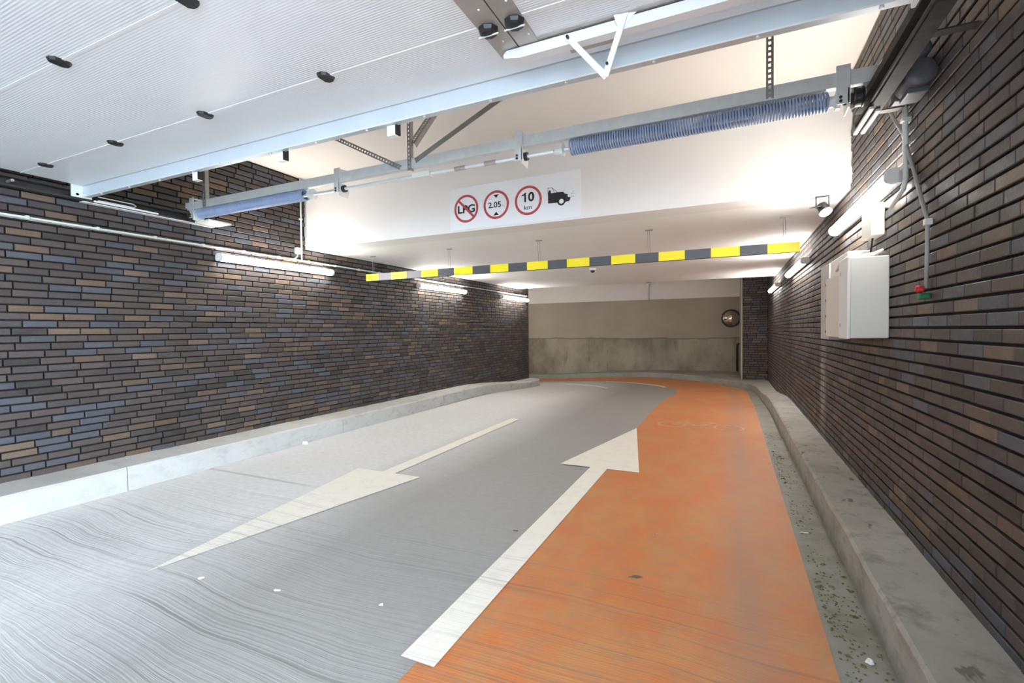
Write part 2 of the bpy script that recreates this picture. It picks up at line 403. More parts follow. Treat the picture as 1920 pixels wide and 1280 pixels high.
def brick_wall(name, label, X, sgn, y0, y1, zmin, ztop, z_phase, back, rng, JV=JT):
    """sgn=+1: wall on the left, room towards +X. ztop(y) limits the height"""
    wall = back.build(name, MORTAR); struct(wall, label)
    fn = lambda u, v, w_: (X-sgn*w_, u, v)
    items = []
    nrow0 = math.floor((zmin-z_phase)/PIT)
    z = z_phase+nrow0*PIT
    while z < 3.4:
        u = y0-rng.random()*LEN; prev = None
        while u < y1:
            L = LEN if rng.random() > .025 else LEN*.62
            a, b_ = max(u, y0), min(u+L-JV, y1)
            if b_-a > .03 and z+PIT*.6 < ztop((a+b_)/2):
                items.append((a, b_, z+JT/2, min(z+PIT-JT/2, ztop((a+b_)/2)), rng.choice(PALC), rng.uniform(-.0012, .0012)))
            u += L
        z += PIT
    def size(it):
        a = project((X, it[0], it[2])); b_ = project((X, it[1], it[3]))
        if not a or not b_: return 0
        cx, cy = (a[0]+b_[0])/2, (a[1]+b_[1])/2
        if not (-20 < cx < 1940 and -20 < cy < 1300): return 0
        return abs(a[0]-b_[0])*abs(a[1]-b_[1])
    order = sorted(range(len(items)), key=lambda i: -size(items[i]))
    single = {i for i in order[:300] if abs(items[i][1]-items[i][0]-(LEN-JV)) < 1e-6 and abs(items[i][3]-items[i][2]-(PIT-JT)) < 1e-6}
    for i in order[300:]:
        if len(single) >= 300: break
        it = items[i]
        if abs(it[1]-it[0]-(LEN-JV)) < 1e-6 and abs(it[3]-it[2]-(PIT-JT)) < 1e-6: single.add(i)
    field = MB(); protos = {}
    for i, it in enumerate(items):
        if i in single:
            key = it[4]
            if key not in protos:
                mb = MB(); add_brick(mb, fn, it[0], it[1], it[2], it[3], it[4])
                o = mb.build('brick', BRICK, wall, origin=(X, it[0], it[2])); protos[key] = o
                o.location.x += sgn*it[5]
            else:
                o = protos[key].copy(); COL.objects.link(o); o.parent = wall
                o.location = Vector((X+sgn*it[5], it[0], it[2]))-ORI[wall.name]
        else: add_brick(field, fn, it[0], it[1], it[2], it[3], it[4], it[5])
    f = field.build('brick_field', BRICK, wall); f['kind'] = 'stuff'
    return wall

def top_side(y): return ZH if y < YP+.01 else (ZL+.03 if y < YC else 3.0)
rngL, rngR = random.Random(11), random.Random(23)
bL = MB().box(XL-.30, XL-.018, Y0, 12.13, -.4, ZH+.01)
brick_wall('wall_left', 'long dark brick wall with blue and tan bricks', XL, 1, Y0, 12.13, -.25, top_side, 1.40, bL, rngL)
bR = MB().box(XR+.018, XR+.30, Y0, YE, -.4, ZH+.01)
brick_wall('wall_right', 'dark brick wall behind the electrical cabinet', XR, -1, Y0, 13.6, -.25, top_side, 1.33, bR, rngR, .0035)
# pier at the far right
pb = MB().box(.285, XR, 13.612, YE, -.3, 3.0); pier = struct(pb.build('wall_pier', MORTAR), 'dark brick pier beside the concrete end wall')
mb = MB(); z = -.25; rp = random.Random(5)
while z < 2.95:
    u = .28-rp.random()*LEN
    while u < XR:
        a, b_ = max(u, .285), min(u+LEN-JT, XR-.002)
        if b_-a > .02: add_brick(mb, lambda q, v, w_: (q, 13.6+w_, v), a, b_, z+JT/2, z+PIT-JT/2, rp.choice(PALC))
        u += LEN
    z += PIT
mb.build('brick_field', BRICK, pier)['kind'] = 'stuff'

# left wall end face (thin return) is the mortar slab with a few brick courses
mb = MB(); z = 1.40-27*PIT; rp = random.Random(6); row = 0
while z < 2.95:
    a0 = XL-.29
    a, b_ = (XL-.012-.20, XL-.002) if row % 2 else (XL-.11, XL-.002)
    add_brick(mb, lambda q, v, w_: (q, 12.142-w_, v), a, b_, z+JT/2, z+PIT-JT/2, rp.choice(PALC)); z += PIT; row += 1
mb.build('brick_field', BRICK, bpy.data.objects['wall_left'])['kind'] = 'stuff'

# ------------------------------------------------------------------ kerbs
def kerb_piece(parent, front, back, h, name='kerb_stone', ch=.018):
    """front/back: matched lists of (x,y); h list of kerb heights above the floor"""
    mb = MB(); n = len(front)
    for (fx, fy), (bx, by), hh in zip(front, back, h):
        zf = floor_z(fx, fy); dx, dy = bx-fx, by-fy; L = math.hypot(dx, dy) or 1; ux, uy = dx/L, dy/L
        zt = zf+hh
        mb.v += [(fx, fy, zf-.06), (fx+ux*.004, fy+uy*.004, zt-ch), (fx+ux*ch, fy+uy*ch, zt-.002), (bx, by, zt+.004), (bx, by, zf-.06)]
    for i in range(n-1):
        for j in range(4): mb.f.append((i*5+j, i*5+j+1, i*5+5+j+1, i*5+5+j)); mb.c.append(None)
        mb.f.append((i*5+4, i*5, i*5+5, i*5+9)); mb.c.append(None)
    mb.f.append((0, 1, 2, 3, 4)); mb.c.append(None)
    q = (n-1)*5; mb.f.append((q+4, q+3, q+2, q+1, q)); mb.c.append(None)
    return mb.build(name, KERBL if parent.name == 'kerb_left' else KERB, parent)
def path_pieces(parent, F, B, H, joints):
    """cut a dense path at given parameter indices"""
    for a, b_ in zip(joints[:-1], joints[1:]): kerb_piece(parent, F[a:b_+1], B[a:b_+1], H[a:b_+1])
def khgt(y): return .203-.05*ss(8.5, 11.5, y)

kl = struct(empty('kerb_left', (XL, 5, 0)), 'pale concrete kerb along the long left brick wall')
rk = random.Random(3)
cuts = [Y0, 2.27, 4.75, 7.2, 9.65, 11.3]
for a, b_ in zip(cuts[:-1], cuts[1:]):
    n = 14; F = []; B = []; Hh = []
    for i in range(n+1):
        yv = a+.003+(b_-a-.006)*i/n
        F.append((-4.68+rk.uniform(-.004, .004), yv)); B.append((XL-.02, yv)); Hh.append(khgt(yv)+rk.uniform(-.003, .003))
    kerb_piece(kl, F, B, Hh)
F = [(-4.68, 11.303), (-4.665, 11.6), (-4.67, 11.85), (-4.74, 12.05), (-4.86, 12.2), (-5.02, 12.29), (-5.3, 12.32)]
B = [(XL-.02, 11.303), (XL-.02, 11.5), (XL-.02, 11.7), (XL-.02, 11.85), (XL-.02, 12.0), (XL-.06, 12.1), (XL-.2, 12.13)]
kerb_piece(kl, F, B, [.16]*7)

kr = struct(empty('kerb_right', (XR, 5, 0)), 'worn concrete kerb sweeping along the right wall and round the bend')
cuts = [Y0, 1.6, 4.0, 6.4, 8.8, 11.2]
for a, b_ in zip(cuts[:-1], cuts[1:]):
    n = 16; F = []; B = []; Hh = []
    for i in range(n+1):
        yv = a+.002+(b_-a-.004)*i/n
        F.append((.578-.012*ss(8, 11.2, yv)+rk.uniform(-.004, .004), yv)); B.append((XR+.01, yv)); Hh.append(khgt(yv)+rk.uniform(-.003, .003))
    kerb_piece(kr, F, B, Hh)
arcF = [(.566, 11.203), (.555, 11.8), (.515, 12.3), (.40, 12.78), (.20, 13.16), (-.10, 13.56), (-.46, 13.97), (-.85, 14.36), (-1.30, 14.68), (-1.8, 14.92), (-2.7, 15.15), (-3.7, 15.35), (-4.85, 15.5), (-6.0, 15.5), (-8.9, 15.5)]
arcB = [(XR+.01, 11.203), (XR+.01, 12.2), (XR+.01, 13.0), (XR+.01, 13.59), (.60, 13.61), (.30, 13.62), (.29, 15.2), (.29, 16.01), (-.5, 16.01), (-1.6, 16.01), (-2.7, 16.01), (-3.7, 16.01), (-4.85, 16.01), (-6.0, 16.01), (-8.9, 16.01)]
kerb_piece(kr, arcF[:4], arcB[:4], [.155]*4); kerb_piece(kr, arcF[3:10], arcB[3:10], [.152]*7); kerb_piece(kr, arcF[9:], arcB[9:], [.145, .14, .135, .13, .125, .12])

# ------------------------------------------------------------------ road markings
def drape(name, A, B, mat_, lift, nx_=1, th=None, parent=None):
    """sheet between matched polylines A and B lying on the floor"""
    mb = MB(); n = len(A)
    for (ax, ay), (bx, by) in zip(A, B):
        for i in range(nx_+1):
            t = i/nx_; x_ = ax+(bx-ax)*t; y_ = ay+(by-ay)*t; mb.v.append((x_, y_, floor_z(x_, y_)+lift))
    for j in range(n-1):
        for i in range(nx_):
            a = j*(nx_+1)+i; mb.f.append((a, a+1, a+nx_+2, a+nx_+1)); mb.c.append(None)
    return mb.build(name, mat_, parent)
def resample(P, n):
    P = [Vector((*p, 0)) for p in P]; d = [0]
    for a, b_ in zip(P[:-1], P[1:]): d.append(d[-1]+(b_-a).length)
    out = []
    for i in range(n):
        s_ = d[-1]*i/(n-1); j = 0
        while j < len(d)-2 and d[j+1] < s_: j += 1
        t = (s_-d[j])/max(1e-9, d[j+1]-d[j]); q = P[j].lerp(P[j+1], t); out.append((q.x, q.y))
    return out
def smooth_path(P, n):
    """Catmull-Rom through the points"""
    out = []
    Q = [P[0]]+P+[P[-1]]
    for i in range(len(P)-1):
        p0, p1, p2, p3 = Q[i:i+4]
        for j in range(6):
            t = j/6; out.append(tuple(.5*((2*p1[c])+(-p0[c]+p2[c])*t+(2*p0[c]-5*p1[c]+4*p2[c]-p3[c])*t*t+(-p0[c]+3*p1[c]-3*p2[c]+p3[c])*t**3) for c in (0, 1)))
    out.append(P[-1]); return resample(out, n)
inn1 = [(-1.15, Y0+.02), (-1.15, 6.47)]; out1 = [(.376, Y0+.02), (.376, 6.47)]
inn2 = smooth_path([(-1.15, 6.47), (-1.15, 8.4), (-1.145, 9.9), (-1.12, 11.0), (-1.14, 11.76), (-1.29, 12.35), (-1.9, 13.05), (-3.1, 13.62), (-4.7, 14.2), (-6.0, 14.5), (-8.8, 14.7)], 60)
out2 = smooth_path([(.376, 6.47), (.376, 8.5), (.376, 10.0), (.375, 11.0), (.355, 12.1), (.24, 12.75), (-.02, 13.3), (-.8, 14.2), (-1.9, 14.75), (-3.7, 15.15), (-6.0, 15.38), (-8.8, 15.4)], 60)
orl = drape('orange_lane', resample(inn1, 30)+inn2[1:], resample(out1, 30)+out2[1:], ORANGE, .004, 8)
tag(orl, 'orange painted cycle lane curving along the right kerb', 'lane')
def flat_poly(name, tris, mat_, lift, parent=None):
    mb = MB()
    for p in tris: mb.add([(x_, y_, floor_z(x_, y_)+lift) for x_, y_ in p], [tuple(range(len(p)))])
    return mb.build(name, mat_, parent)
ar = empty('road_arrow', (-2.94, 3.5, 0)); tag(ar, 'white painted arrow on bare grey concrete pointing towards the camera', 'arrow')
flat_poly('arrow_head', [[(-2.977, 1.51), (-2.575, 3.55), (-3.312, 3.55)]], ROADWHITE, .006, ar)
flat_poly('arrow_shaft', [[(-2.865, 3.55), (-2.875, 6.48), (-3.017, 6.48), (-3.014, 3.55)]], ROADWHITE, .006, ar)
ar = empty('road_arrow', (-1.15, 4.4, 0)); tag(ar, 'white painted arrow beside the orange lane pointing into the tunnel', 'arrow')
flat_poly('arrow_head', [[(-1.143, 6.46), (-.768, 4.45), (-1.538, 4.45)]], ROADWHITE, .008, ar)
flat_poly('arrow_shaft', [[(-1.067, 1.54), (-1.067, 4.45), (-1.231, 4.45), (-1.229, 1.54)]], ROADWHITE, .008, ar)
s1 = smooth_path([(-2.80, 11.80), (-3.15, 12.10), (-3.62, 12.33), (-4.2, 12.5)], 12); s1b = [(x_-.03*(1-i/11)+.02, y_+.10) for i, (x_, y_) in enumerate(s1)]
tag(drape('road_stripe', s1, s1b, ROADWHITE, .005), 'short curved white stripe on grey concrete at the bend', 'road marking')
s2 = [(x_-.02, y_-.01) for x_, y_ in inn2 if 12.45 < y_ < 13.75]; s2b = [(x_-.05, y_-.10) for x_, y_ in s2]
tag(drape('road_stripe', s2, s2b, ROADWHITE, .006), 'thin white line along the inner edge of the orange lane', 'road marking')

def bicycle(cx_, cy_, s_, label):
    e = tag(empty('bicycle_symbol', (cx_, cy_, floor_z(cx_, cy_))), label, 'road marking')
    def seg(a, b_, w_=.028):
        a = Vector((*a, 0)); b_ = Vector((*b_, 0)); d = (b_-a).normalized(); q = Vector((-d.y, d.x, 0))*w_*.5
        return [tuple((Vector((cx_, cy_, 0))+p*s_)[:2]) for p in (a-q, b_-q, b_+q, a+q)]
    for wx in (-.29, .29):
        ps = []; N = 28
        for i in range(N):
            a, b_ = 2*math.pi*i/N, 2*math.pi*(i+1)/N
            ps.append([(cx_+s_*(wx+math.cos(q)*r_), cy_+s_*math.sin(q)*r_) for q, r_ in ((a, .155), (b_, .155), (b_, .13), (a, .13))])
        flat_poly('wheel_outline', ps, GHOST, .007, e)
    flat_poly('frame_outline', [seg((-.29, 0), (-.17, .17)), seg((-.17, .17), (.13, .19)), seg((-.17, .17), (-.02, -.02)), seg((-.02, -.02), (.13, .19)), seg((-.29, 0), (-.02, -.02)), seg((.10, .26), (.29, 0)), seg((-.22, .21), (-.12, .21)), seg((.05, .27), (.15, .26))], GHOST, .007, e)
bicycle(-.38, 6.92, 1.25, 'faded white bicycle symbol on the orange lane, nearer one')
bicycle(-.40, 12.35, 1.1, 'faded white bicycle symbol on the orange lane at the bend')

# ------------------------------------------------------------------ fluorescent lamps
def lamp(X, sgn, ya, yb, zc, label):
    e = tag(empty('fluorescent_lamp', (X, (ya+yb)/2, zc-.05)), label, 'lamp', 'fluorescent wall lamps')
    def P(d, v): return X+sgn*d, zc+v
    # housing against the wall, lit diffuser in front of it
    def sect(prof, y0_, y1_, name, mt):
        mb = MB(); n = len(prof)
        mb.v = [(X+sgn*d, y0_, zc+v) for d, v in prof]+[(X+sgn*d, y1_, zc+v) for d, v in prof]
        mb.f = [tuple(range(n)), tuple(range(n, 2*n))]+[(i, (i+1) % n, n+(i+1) % n, n+i) for i in range(n)]; mb.c = [None]*len(mb.f)
        return mb.build(name, mt, e)
    hous = [(.0, .022), (.018, .038), (.040, .040), (.040, -.040), (.018, -.038), (.0, -.022)]
    dif = [(.041, .037), (.066, .038), (.086, .029), (.096, .012), (.096, -.012), (.086, -.029), (.066, -.038), (.041, -.037)]
    cap = [(.036, .041), (.067, .041), (.089, .032), (.0995, .014), (.0995, -.014), (.089, -.032), (.067, -.041), (.036, -.041)]
    sect(hous, ya+.01, yb-.01, 'housing', LAMPBODY)
    sect(dif, ya+.03, yb-.03, 'diffuser', TUBE)
    sect(cap, ya, ya+.03, 'end_cap', LAMPBODY); sect(cap, yb-.03, yb, 'end_cap', LAMPBODY)
    for yc in (ya+.3, yb-.3): sect([(.02, .039), (.055, .045), (.055, .039)], yc-.015, yc+.015, 'clip', GALV)
    return e
for a, b_, z, t in ((3.33, 4.95, 2.165, 'nearest lit tube lamp on the left brick wall'), (6.96, 8.6, 2.15, 'second lit tube lamp along the left brick wall'), (10.34, 11.95, 2.155, 'farthest lit tube lamp at the end of the left brick wall')):
    lamp(XL, 1, a, b_, z, t)
for a, b_, z, t in ((3.22, 4.86, 2.156, 'nearest lit tube lamp on the right brick wall above the small box'), (6.65, 8.4, 2.14, 'second lit tube lamp on the right wall beyond the cabinet'), (10.25, 12.0, 2.15, 'farthest small-looking tube lamp on the right brick wall')):
    lamp(XR, -1, a, b_, z, t)

bl = lamp(-7.1, 1, 12.132-.8, 12.132+.8, 2.16, 'lit tube lamp round the bend behind the end of the left wall')
bl.rotation_euler.z = math.pi/2; bl.location.y = 12.132

# ------------------------------------------------------------------ left wall conduits
cp = empty('wall_conduit', (XL, 5, 2.27)); tag(cp, 'thin pale conduit running along the left brick wall above the lamps', 'conduit')
MB().cyl((XL+.022, Y0, 2.272), (XL+.022, 12.05, 2.272), .009, 10).build('pipe', PIPE, cp, True)
MB().cyl((XL+.022, Y0, 2.250), (XL+.022, 3.4, 2.262), .006, 8).build('cable', CABLEGREY, cp, True)
clip0 = None
for i in range(25):
    yv = .9+i*.46
    if clip0 is None: clip0 = MB().bbox(XL, XL+.036, yv-.012, yv+.012, 2.258, 2.288, .003).build('clip', PIPE, cp); c0y = yv
    else: clone(clip0, cp, (0, yv-c0y, 0))
jb = tag(empty('junction_box', (XL, 4.415, 2.31)), 'white junction box with vertical conduit above the nearest left lamp', 'junction box')
MB().bbox(XL, XL+.06, 4.375, 4.455, 2.352, 2.432, .008).build('box', WPIPE, jb)
MB().cyl((XL+.02, 4.47, 2.43), (XL+.02, 4.47, 3.33), .011, 10).build('pipe', WPIPE, jb, True)
MB().ring_path([(XL+.03, 4.40, 2.355), (XL+.035, 4.39, 2.32), (XL+.03, 4.36, 2.29), (XL+.02, 4.33, 2.275)], .007, 8).build('cable', WPIPE, jb, True)
MB().cyl((XL+.02, 4.47, 2.26), (XL+.02, 4.47, 2.43), .008, 8).build('cable', WPIPE, jb, True)
MB().bbox(XL, XL+.03, 4.45, 4.49, 2.80, 2.82, .003).build('clip', WPIPE, jb)

# ------------------------------------------------------------------ sectional garage door, stored overhead
DZ = 2.585
dx0, dx1 = -4.93, .575
dr = tag(empty('garage_door', (-2.2, 1.0, DZ)), 'white ribbed sectional garage door rolled back under the ceiling', 'garage door')
joints = [2.13, 1.745, 1.125, .505, -.115, -.42]
hinges = {1.745: [-4.54, -3.628, -2.712, -1.789, .12], 1.125: [-4.6, -3.69, -2.773, -1.842, .10], .505: [-3.69, -2.773, -1.842], -.115: [-2.77, -1.84]}
for a, b_ in zip(joints[:-1], joints[1:]):
    p = MB().bbox(dx0, dx1, b_+.003, a-.003, DZ, DZ+.042, .004).build('panel', PANEL, dr)
    for hx in hinges.get(b_, []):
        mb = MB(); poly = [(-.030, -.030), (-.014, -.043), (.014, -.043), (.032, -.028), (.032, .030), (.014, .043), (-.014, .043), (-.032, .026)]
        n = len(poly)
        mb.v = [(hx+u, b_+v, DZ+.001) for u, v in poly]+[(hx+u*.8, b_+v*.85, DZ-.013) for u, v in poly]
        mb.f = [tuple(range(n)), tuple(range(n, 2*n))]+[(i, (i+1) % n, n+(i+1) % n, n+i) for i in range(n)]; mb.c = [None]*len(mb.f)
        mb.build('hinge_cover', BLACK, p)
    # pale seam strip along the joint
    MB().box(dx0, dx1, b_-.004, b_+.010, DZ-.0025, DZ+.01).build('seam_strip', WHITE, p)
# leading edge channel
ch = MB(); yb = 2.135
prof = [(0, 2.502), (0, 2.588), (.05, 2.588), (.05, 2.584), (.004, 2.584), (.004, 2.506), (.045, 2.506), (.045, 2.516), (.049, 2.516), (.049, 2.502)]
n = len(prof); ch.v = [(dx0-.02, yb+d, z_) for d, z_ in prof]+[(dx1+.02, yb+d, z_) for d, z_ in prof]
ch.f = [tuple(range(n)), tuple(range(n, 2*n))]+[(i, (i+1) % n, n+(i+1) % n, n+i) for i in range(n)]; ch.c = [None]*len(ch.f)
chan = ch.build('edge_channel', GALVBLUE, dr)
MB().box(dx0-.02, dx1+.02, yb-.002, yb+.002, 2.496, 2.504).build('lip', GALV, chan)
MB().box(dx0, dx1, yb-.012, yb-.001, 2.585, 2.592).build('gasket', GREYPLATE, chan)
b0 = None
for i in range(14):
    hx = -4.7+i*.40
    if b0 is None: b0 = MB().cyl((hx, yb+.02, 2.504), (hx, yb+.02, 2.492), .008, 6).build('bolt', GALV, chan); bx0 = hx
    else: clone(b0, chan, (hx-bx0, 0, 0))
for hx in (-3.50, -2.63, -1.735):
    c = MB().bbox(hx-.035, hx+.022, 2.17, 2.21, 2.445, 2.53, .004).build('stop_block', WHITE, dr)
    MB().box(hx+.0225, hx+.034, 2.172, 2.208, 2.45, 2.53).build('rubber_pad', RUBBER, c)
# left end bracket with roller arm
lb = MB().bbox(dx0-.035, dx0-.02, 2.06, 2.2, 2.49, 2.60, .003).build('end_bracket', GALV, dr)
MB().cyl((dx0-.08, 2.1, 2.514), (dx0-.02, 2.1, 2.514), .011, 10).build('roller', BLACK, lb)
lb = MB().bbox(dx1+.02, dx1+.035, 2.06, 2.2, 2.49, 2.60, .003).build('end_bracket', GALV, dr)
MB().cyl((dx1+.02, 2.1, 2.514), (dx1+.085, 2.1, 2.514), .011, 10).build('roller', BLACK, lb)
for yy in (1.7, 1.12, .5):
    MB().cyl((dx0-.085, yy, 2.514), (dx0, yy, 2.514), .011, 10).build('roller', STEEL, dr); MB().cyl((dx1, yy, 2.514), (dx1+.09, yy, 2.514), .011, 10).build('roller', STEEL, dr)
# wicket door: two steel strips, seam, knobs, closer
for a, b_ in ((-.945, -.8435), (-.8385, -.748)):
    MB().box(a, b_, -.3, 1.985, DZ-.006, DZ+.002).build('wicket_frame_strip', STEEL, dr)
MB().box(-.8435, -.8385, -.3, 1.985, DZ-.003, DZ+.002).build('wicket_seam', RUBBER, dr)
MB().box(-.748, dx1, 1.90, 1.985, DZ-.004, DZ+.002).build('wicket_frame_strip', STEEL, dr)
for kx, ky in ((-.905, 1.762), (-.787, 1.762)):
    mb = MB(); mb.lathe((kx, ky, DZ-.004), (0, 0, -1), [(0, .042), (.006, .043), (.02, .038), (.026, .030), (.03, .012)], 8)
    kn = mb.build('hinge_cap', BLACK, dr); MB().box(kx-.045, kx+.045, ky-.002, ky+.002, DZ-.036, DZ-.030).build('pin', GALV, kn)
    for yy in (ky-.12, ky+.10): MB().lathe((kx+.02, yy, DZ-.005), (0, 0, -1), [(0, .006), (.003, .004)], 8).build('rivet', WHITE, dr)
cl = MB(); prof = [(-.915, 2.545), (-.84, 2.53), (.50, 2.53), (.50, 2.575), (-.90, 2.575), (-.915, 2.56)]
cl.prism(prof, lambda u, v, d: (u, 1.925+d, v), .045); closer = cl.build('closer_rail', WHITE, dr)
MB().box(-.63, -.42, 1.945, 2.02, 2.545, 2.582).build('closer_bracket', GREYPLATE, dr)
t1, tip, t2 = (-.612, 1.918, 2.55), (-.452, 1.918, 2.352), (-.375, 1.912, 2.585)
MB().bar(t1, tip, .006, .024).build('closer_arm', WHITE, closer)
MB().bar((tip[0]-.004, 1.910, tip[2]), t2, .006, .024).build('closer_arm', WHITE, closer)
MB().add([(-.42, 1.90, 2.583), (-.33, 1.87, 2.583), (-.33, 1.92, 2.583), (-.385, 1.925, 2.545), (-.41, 1.925, 2.545)], [(0,1,2), (0,2,3,4)]).build('arm_foot', WHITE, closer)
for p in (t1, (-.447, 1.905, 2.40)): MB().cyl((p[0], 1.900, p[2]), (p[0], 1.915, p[2]), .006, 8).build('pivot', BLACK, closer)

# ------------------------------------------------------------------ rails
def rail(X, sgn, label, side_wall):
    e = tag(empty('door_rail', (X, 1.5, 2.47)), label, 'rail')
    mb = MB(); prof = [(-.030, 2.475), (.030, 2.475), (.030, 2.488), (-.020, 2.488), (-.024, 2.54), (.030, 2.545), (.030, 2.556), (-.030, 2.556)]
    n = len(prof); mb.v = [(X+sgn*d, Y0+.02, z_) for d, z_ in prof]+[(X+sgn*d, 3.30, z_) for d, z_ in prof]
    mb.f = [tuple(range(n)), tuple(range(n, 2*n))]+[(i, (i+1) % n, n+(i+1) % n, n+i) for i in range(n)]; mb.c = [None]*len(mb.f)
    mb.build('track', STEELDARK if sgn > 0 else RAILBLACK, e)
    MB().box(X-sgn*.012-.03, X-sgn*.012+.03, 2.15, 3.28, 2.466, 2.474).build('lower_flange', GALV if sgn > 0 else RAILBLACK, e)
    for yv in (.2, 1.2, 2.45, 3.2):
        a, b_ = sorted((X-sgn*.03, side_wall))
        MB().box(a, b_, yv-.025, yv+.025, 2.50, 2.506).build('wall_bracket', STEELDARK, e)
    return e
r1 = rail(-5.0, 1, 'steel door rail along the left brick wall', XL)
MB().bbox(-5.01, -4.955, 2.22, 2.72, 2.478, 2.492, .002).build('slide_plate', WHITE, r1)
MB().ring_path([(-4.97, 2.25, 2.53), (-4.97, 2.52, 2.53), (-4.97, 2.54, 2.515), (-4.97, 2.52, 2.50), (-4.97, 2.25, 2.50)], .005, 8).build('wire_loop', GALV, r1)
r2 = rail(.675, -1, 'steel door rail along the right brick wall under the motor', XR)
MB().bbox(.648, .668, 3.0, 3.36, 2.450, 2.464, .002).build('slide_plate', BEIGE, r2); MB().bbox(.684, .704, 3.04, 3.36, 2.450, 2.464, .002).build('slide_plate', BEIGE, r2)
MB().box(.646, .706, Y0, 3.05, 2.556, 2.585).build('upper_track', RAILBLACK, r2)

# ------------------------------------------------------------------ torsion spring assembly
TY = 3.0
ts = tag(empty('torsion_spring_assembly', (-2.1, TY, 2.48)), 'galvanised cross beam with shaft and two blue torsion springs under the ceiling', 'spring assembly')
mb = MB(); prof = [(0, 2.583), (0, 2.658), (.04, 2.658), (.04, 2.653), (.005, 2.653), (.005, 2.588), (.04, 2.588), (.04, 2.583)]
n = len(prof); mb.v = [(-4.98, TY+d, z_) for d, z_ in prof]+[(.70, TY+d, z_+.012) for d, z_ in prof]
mb.f = [tuple(range(n)), tuple(range(n, 2*n))]+[(i, (i+1) % n, n+(i+1) % n, n+i) for i in range(n)]; mb.c = [None]*len(mb.f)
mb.build('cross_beam', GALV, ts)
SY, SZ = TY+.035, 2.535
MB().cyl((-4.955, SY, SZ), (.635, SY, SZ), .0127, 16).build('shaft', GALV, ts, True)
def spring(xa, xb, turns, r, wr, seg=12):
    pts = []
    for i in range(turns*seg+1):
        q = 2*math.pi*i/seg; pts.append((xa+(xb-xa)*i/(turns*seg), SY+r*math.cos(q), SZ+.005+r*math.sin(q)))
    mb = MB().ring_path(pts, wr, 5); o = mb.build('spring', SPRING, ts, True)
    o['label'] = 'blue coiled torsion spring'; return o
spring(-.96, .475, 92, .047, .0066)
spring(-4.83, -3.37, 120, .045, .0058)
def plug(x_):  # winding cone
    MB().lathe((x_-.045, SY, SZ), (1, 0, 0), [(0, .018), (.01, .030), (.05, .030), (.052, .045), (.07, .046), (.075, .02)], 14).build('winding_cone', GALV, ts)
for x_ in (-1.03, -3.30, .50, -4.86): plug(x_)
for bx in (-2.965, -1.315, .535, -4.90):
    p = MB().bbox(bx-.032, bx+.032, TY-.010, TY-.002, 2.50, 2.70, .002).build('bearing_plate', GALV, ts)
    mb = MB(); mb.prism([(TY-.01, 2.478), (TY+.09, 2.468), (TY+.105, 2.52), (TY+.07, 2.578), (TY-.01, 2.578)], lambda u, v, d: (bx+.02+d, u, v), .006); mb.build('bearing_flange', CREAM, p)
    MB().cyl((bx+.008, SY, SZ), (bx+.05, SY, SZ), .028, 14).build('bearing', BLACK, p)
    MB().bar((bx, TY+.0, 2.69), (bx+.06, TY+.10, 2.68), .04, .005, (1, 0, 0)).build('top_lug', GALV, p)
    for z_ in (2.515, 2.535): MB().cyl((bx-.012, TY-.016, z_), (bx-.012, TY-.009, z_), .008, 6).build('bolt', STEELDARK, p)
MB().bbox(-2.22, -2.06, SY-.03, SY+.03, SZ-.022, SZ+.022, .006).build('coupling', CREAM, ts)
for x_ in (-1.85, -1.6): MB().cyl((x_, SY, SZ), (x_+.09, SY, SZ), .0165, 14).build('shaft_sleeve', STEEL, ts)
MB().lathe((.58, SY, SZ), (1, 0, 0), [(0, .05), (.01, .052), (.012, .046), (.04, .046), (.042, .052), (.05, .05)], 24).build('cable_drum', BLACK, ts)
MB().lathe((-4.962, SY, SZ), (1, 0, 0), [(0, .05), (.01, .052), (.012, .046), (.03, .046), (.032, .052), (.04, .05)], 24).build('cable_drum', STEELDARK, ts)
MB().prism([(-4.99, 2.60), (-4.82, 2.60), (-4.99, 2.66)], lambda u, v, d: (u, TY-.012+d, v), .006).build('corner_gusset', GALV, ts)
MB().bbox(-4.965, -4.74, 3.06, 3.30, 2.470, 2.486, .003).build('end_plate', CREAM, ts)
# perforated hangers and braces
def perf(p0, p1, wdt, side, pitch=.03, name='perforated_hanger', flange=True):
    p0 = Vector(p0); p1 = Vector(p1); t = (p1-p0).normalized(); a = Vector(side); a = (a-t*a.dot(t)).normalized(); nrm = t.cross(a); L = (p1-p0).length
    mb = MB(); th = .003; rw = wdt*.30
    for sg in (-1, 1): mb.bar(p0+a*sg*(wdt/2-rw/2), p1+a*sg*(wdt/2-rw/2), rw, th, a)
    d = pitch/2
    while d < L-.008:
        c = p0+t*d; mb.bar(c-t*pitch*.22, c+t*pitch*.22, wdt*.42, th, a); d += pitch
    if flange: mb.bar(p0+a*wdt/2+nrm*.018, p1+a*wdt/2+nrm*.018, th, .036, a)
    return mb.build(name, DULLGALV, ts)
perf((.197, TY-.006, 2.60), (.197, TY-.006, ZH), .036, (1, 0, 0))
perf((-2.233, TY-.006, 2.57), (-2.233, TY-.006, ZH), .03, (1, 0, 0))
perf((-4.70, TY-.006, 2.585), (-4.70, TY-.006, ZH), .045, (1, 0, 0))
perf((-2.314, TY-.008, 2.603), (-3.73, TY-.008, ZH), .034, (0, 0, 1), name='perforated_brace')
MB().bar((-2.173, TY-.008, 2.634), (-.535, TY-.008, ZH), .006, .036, (0, 1, 0)).build('solid_brace', DULLGALV, ts)
perf((-2.215, TY, 2.77), (-2.215, 3.46, ZH), .06, (1, 0, 0), name='perforated_brace')

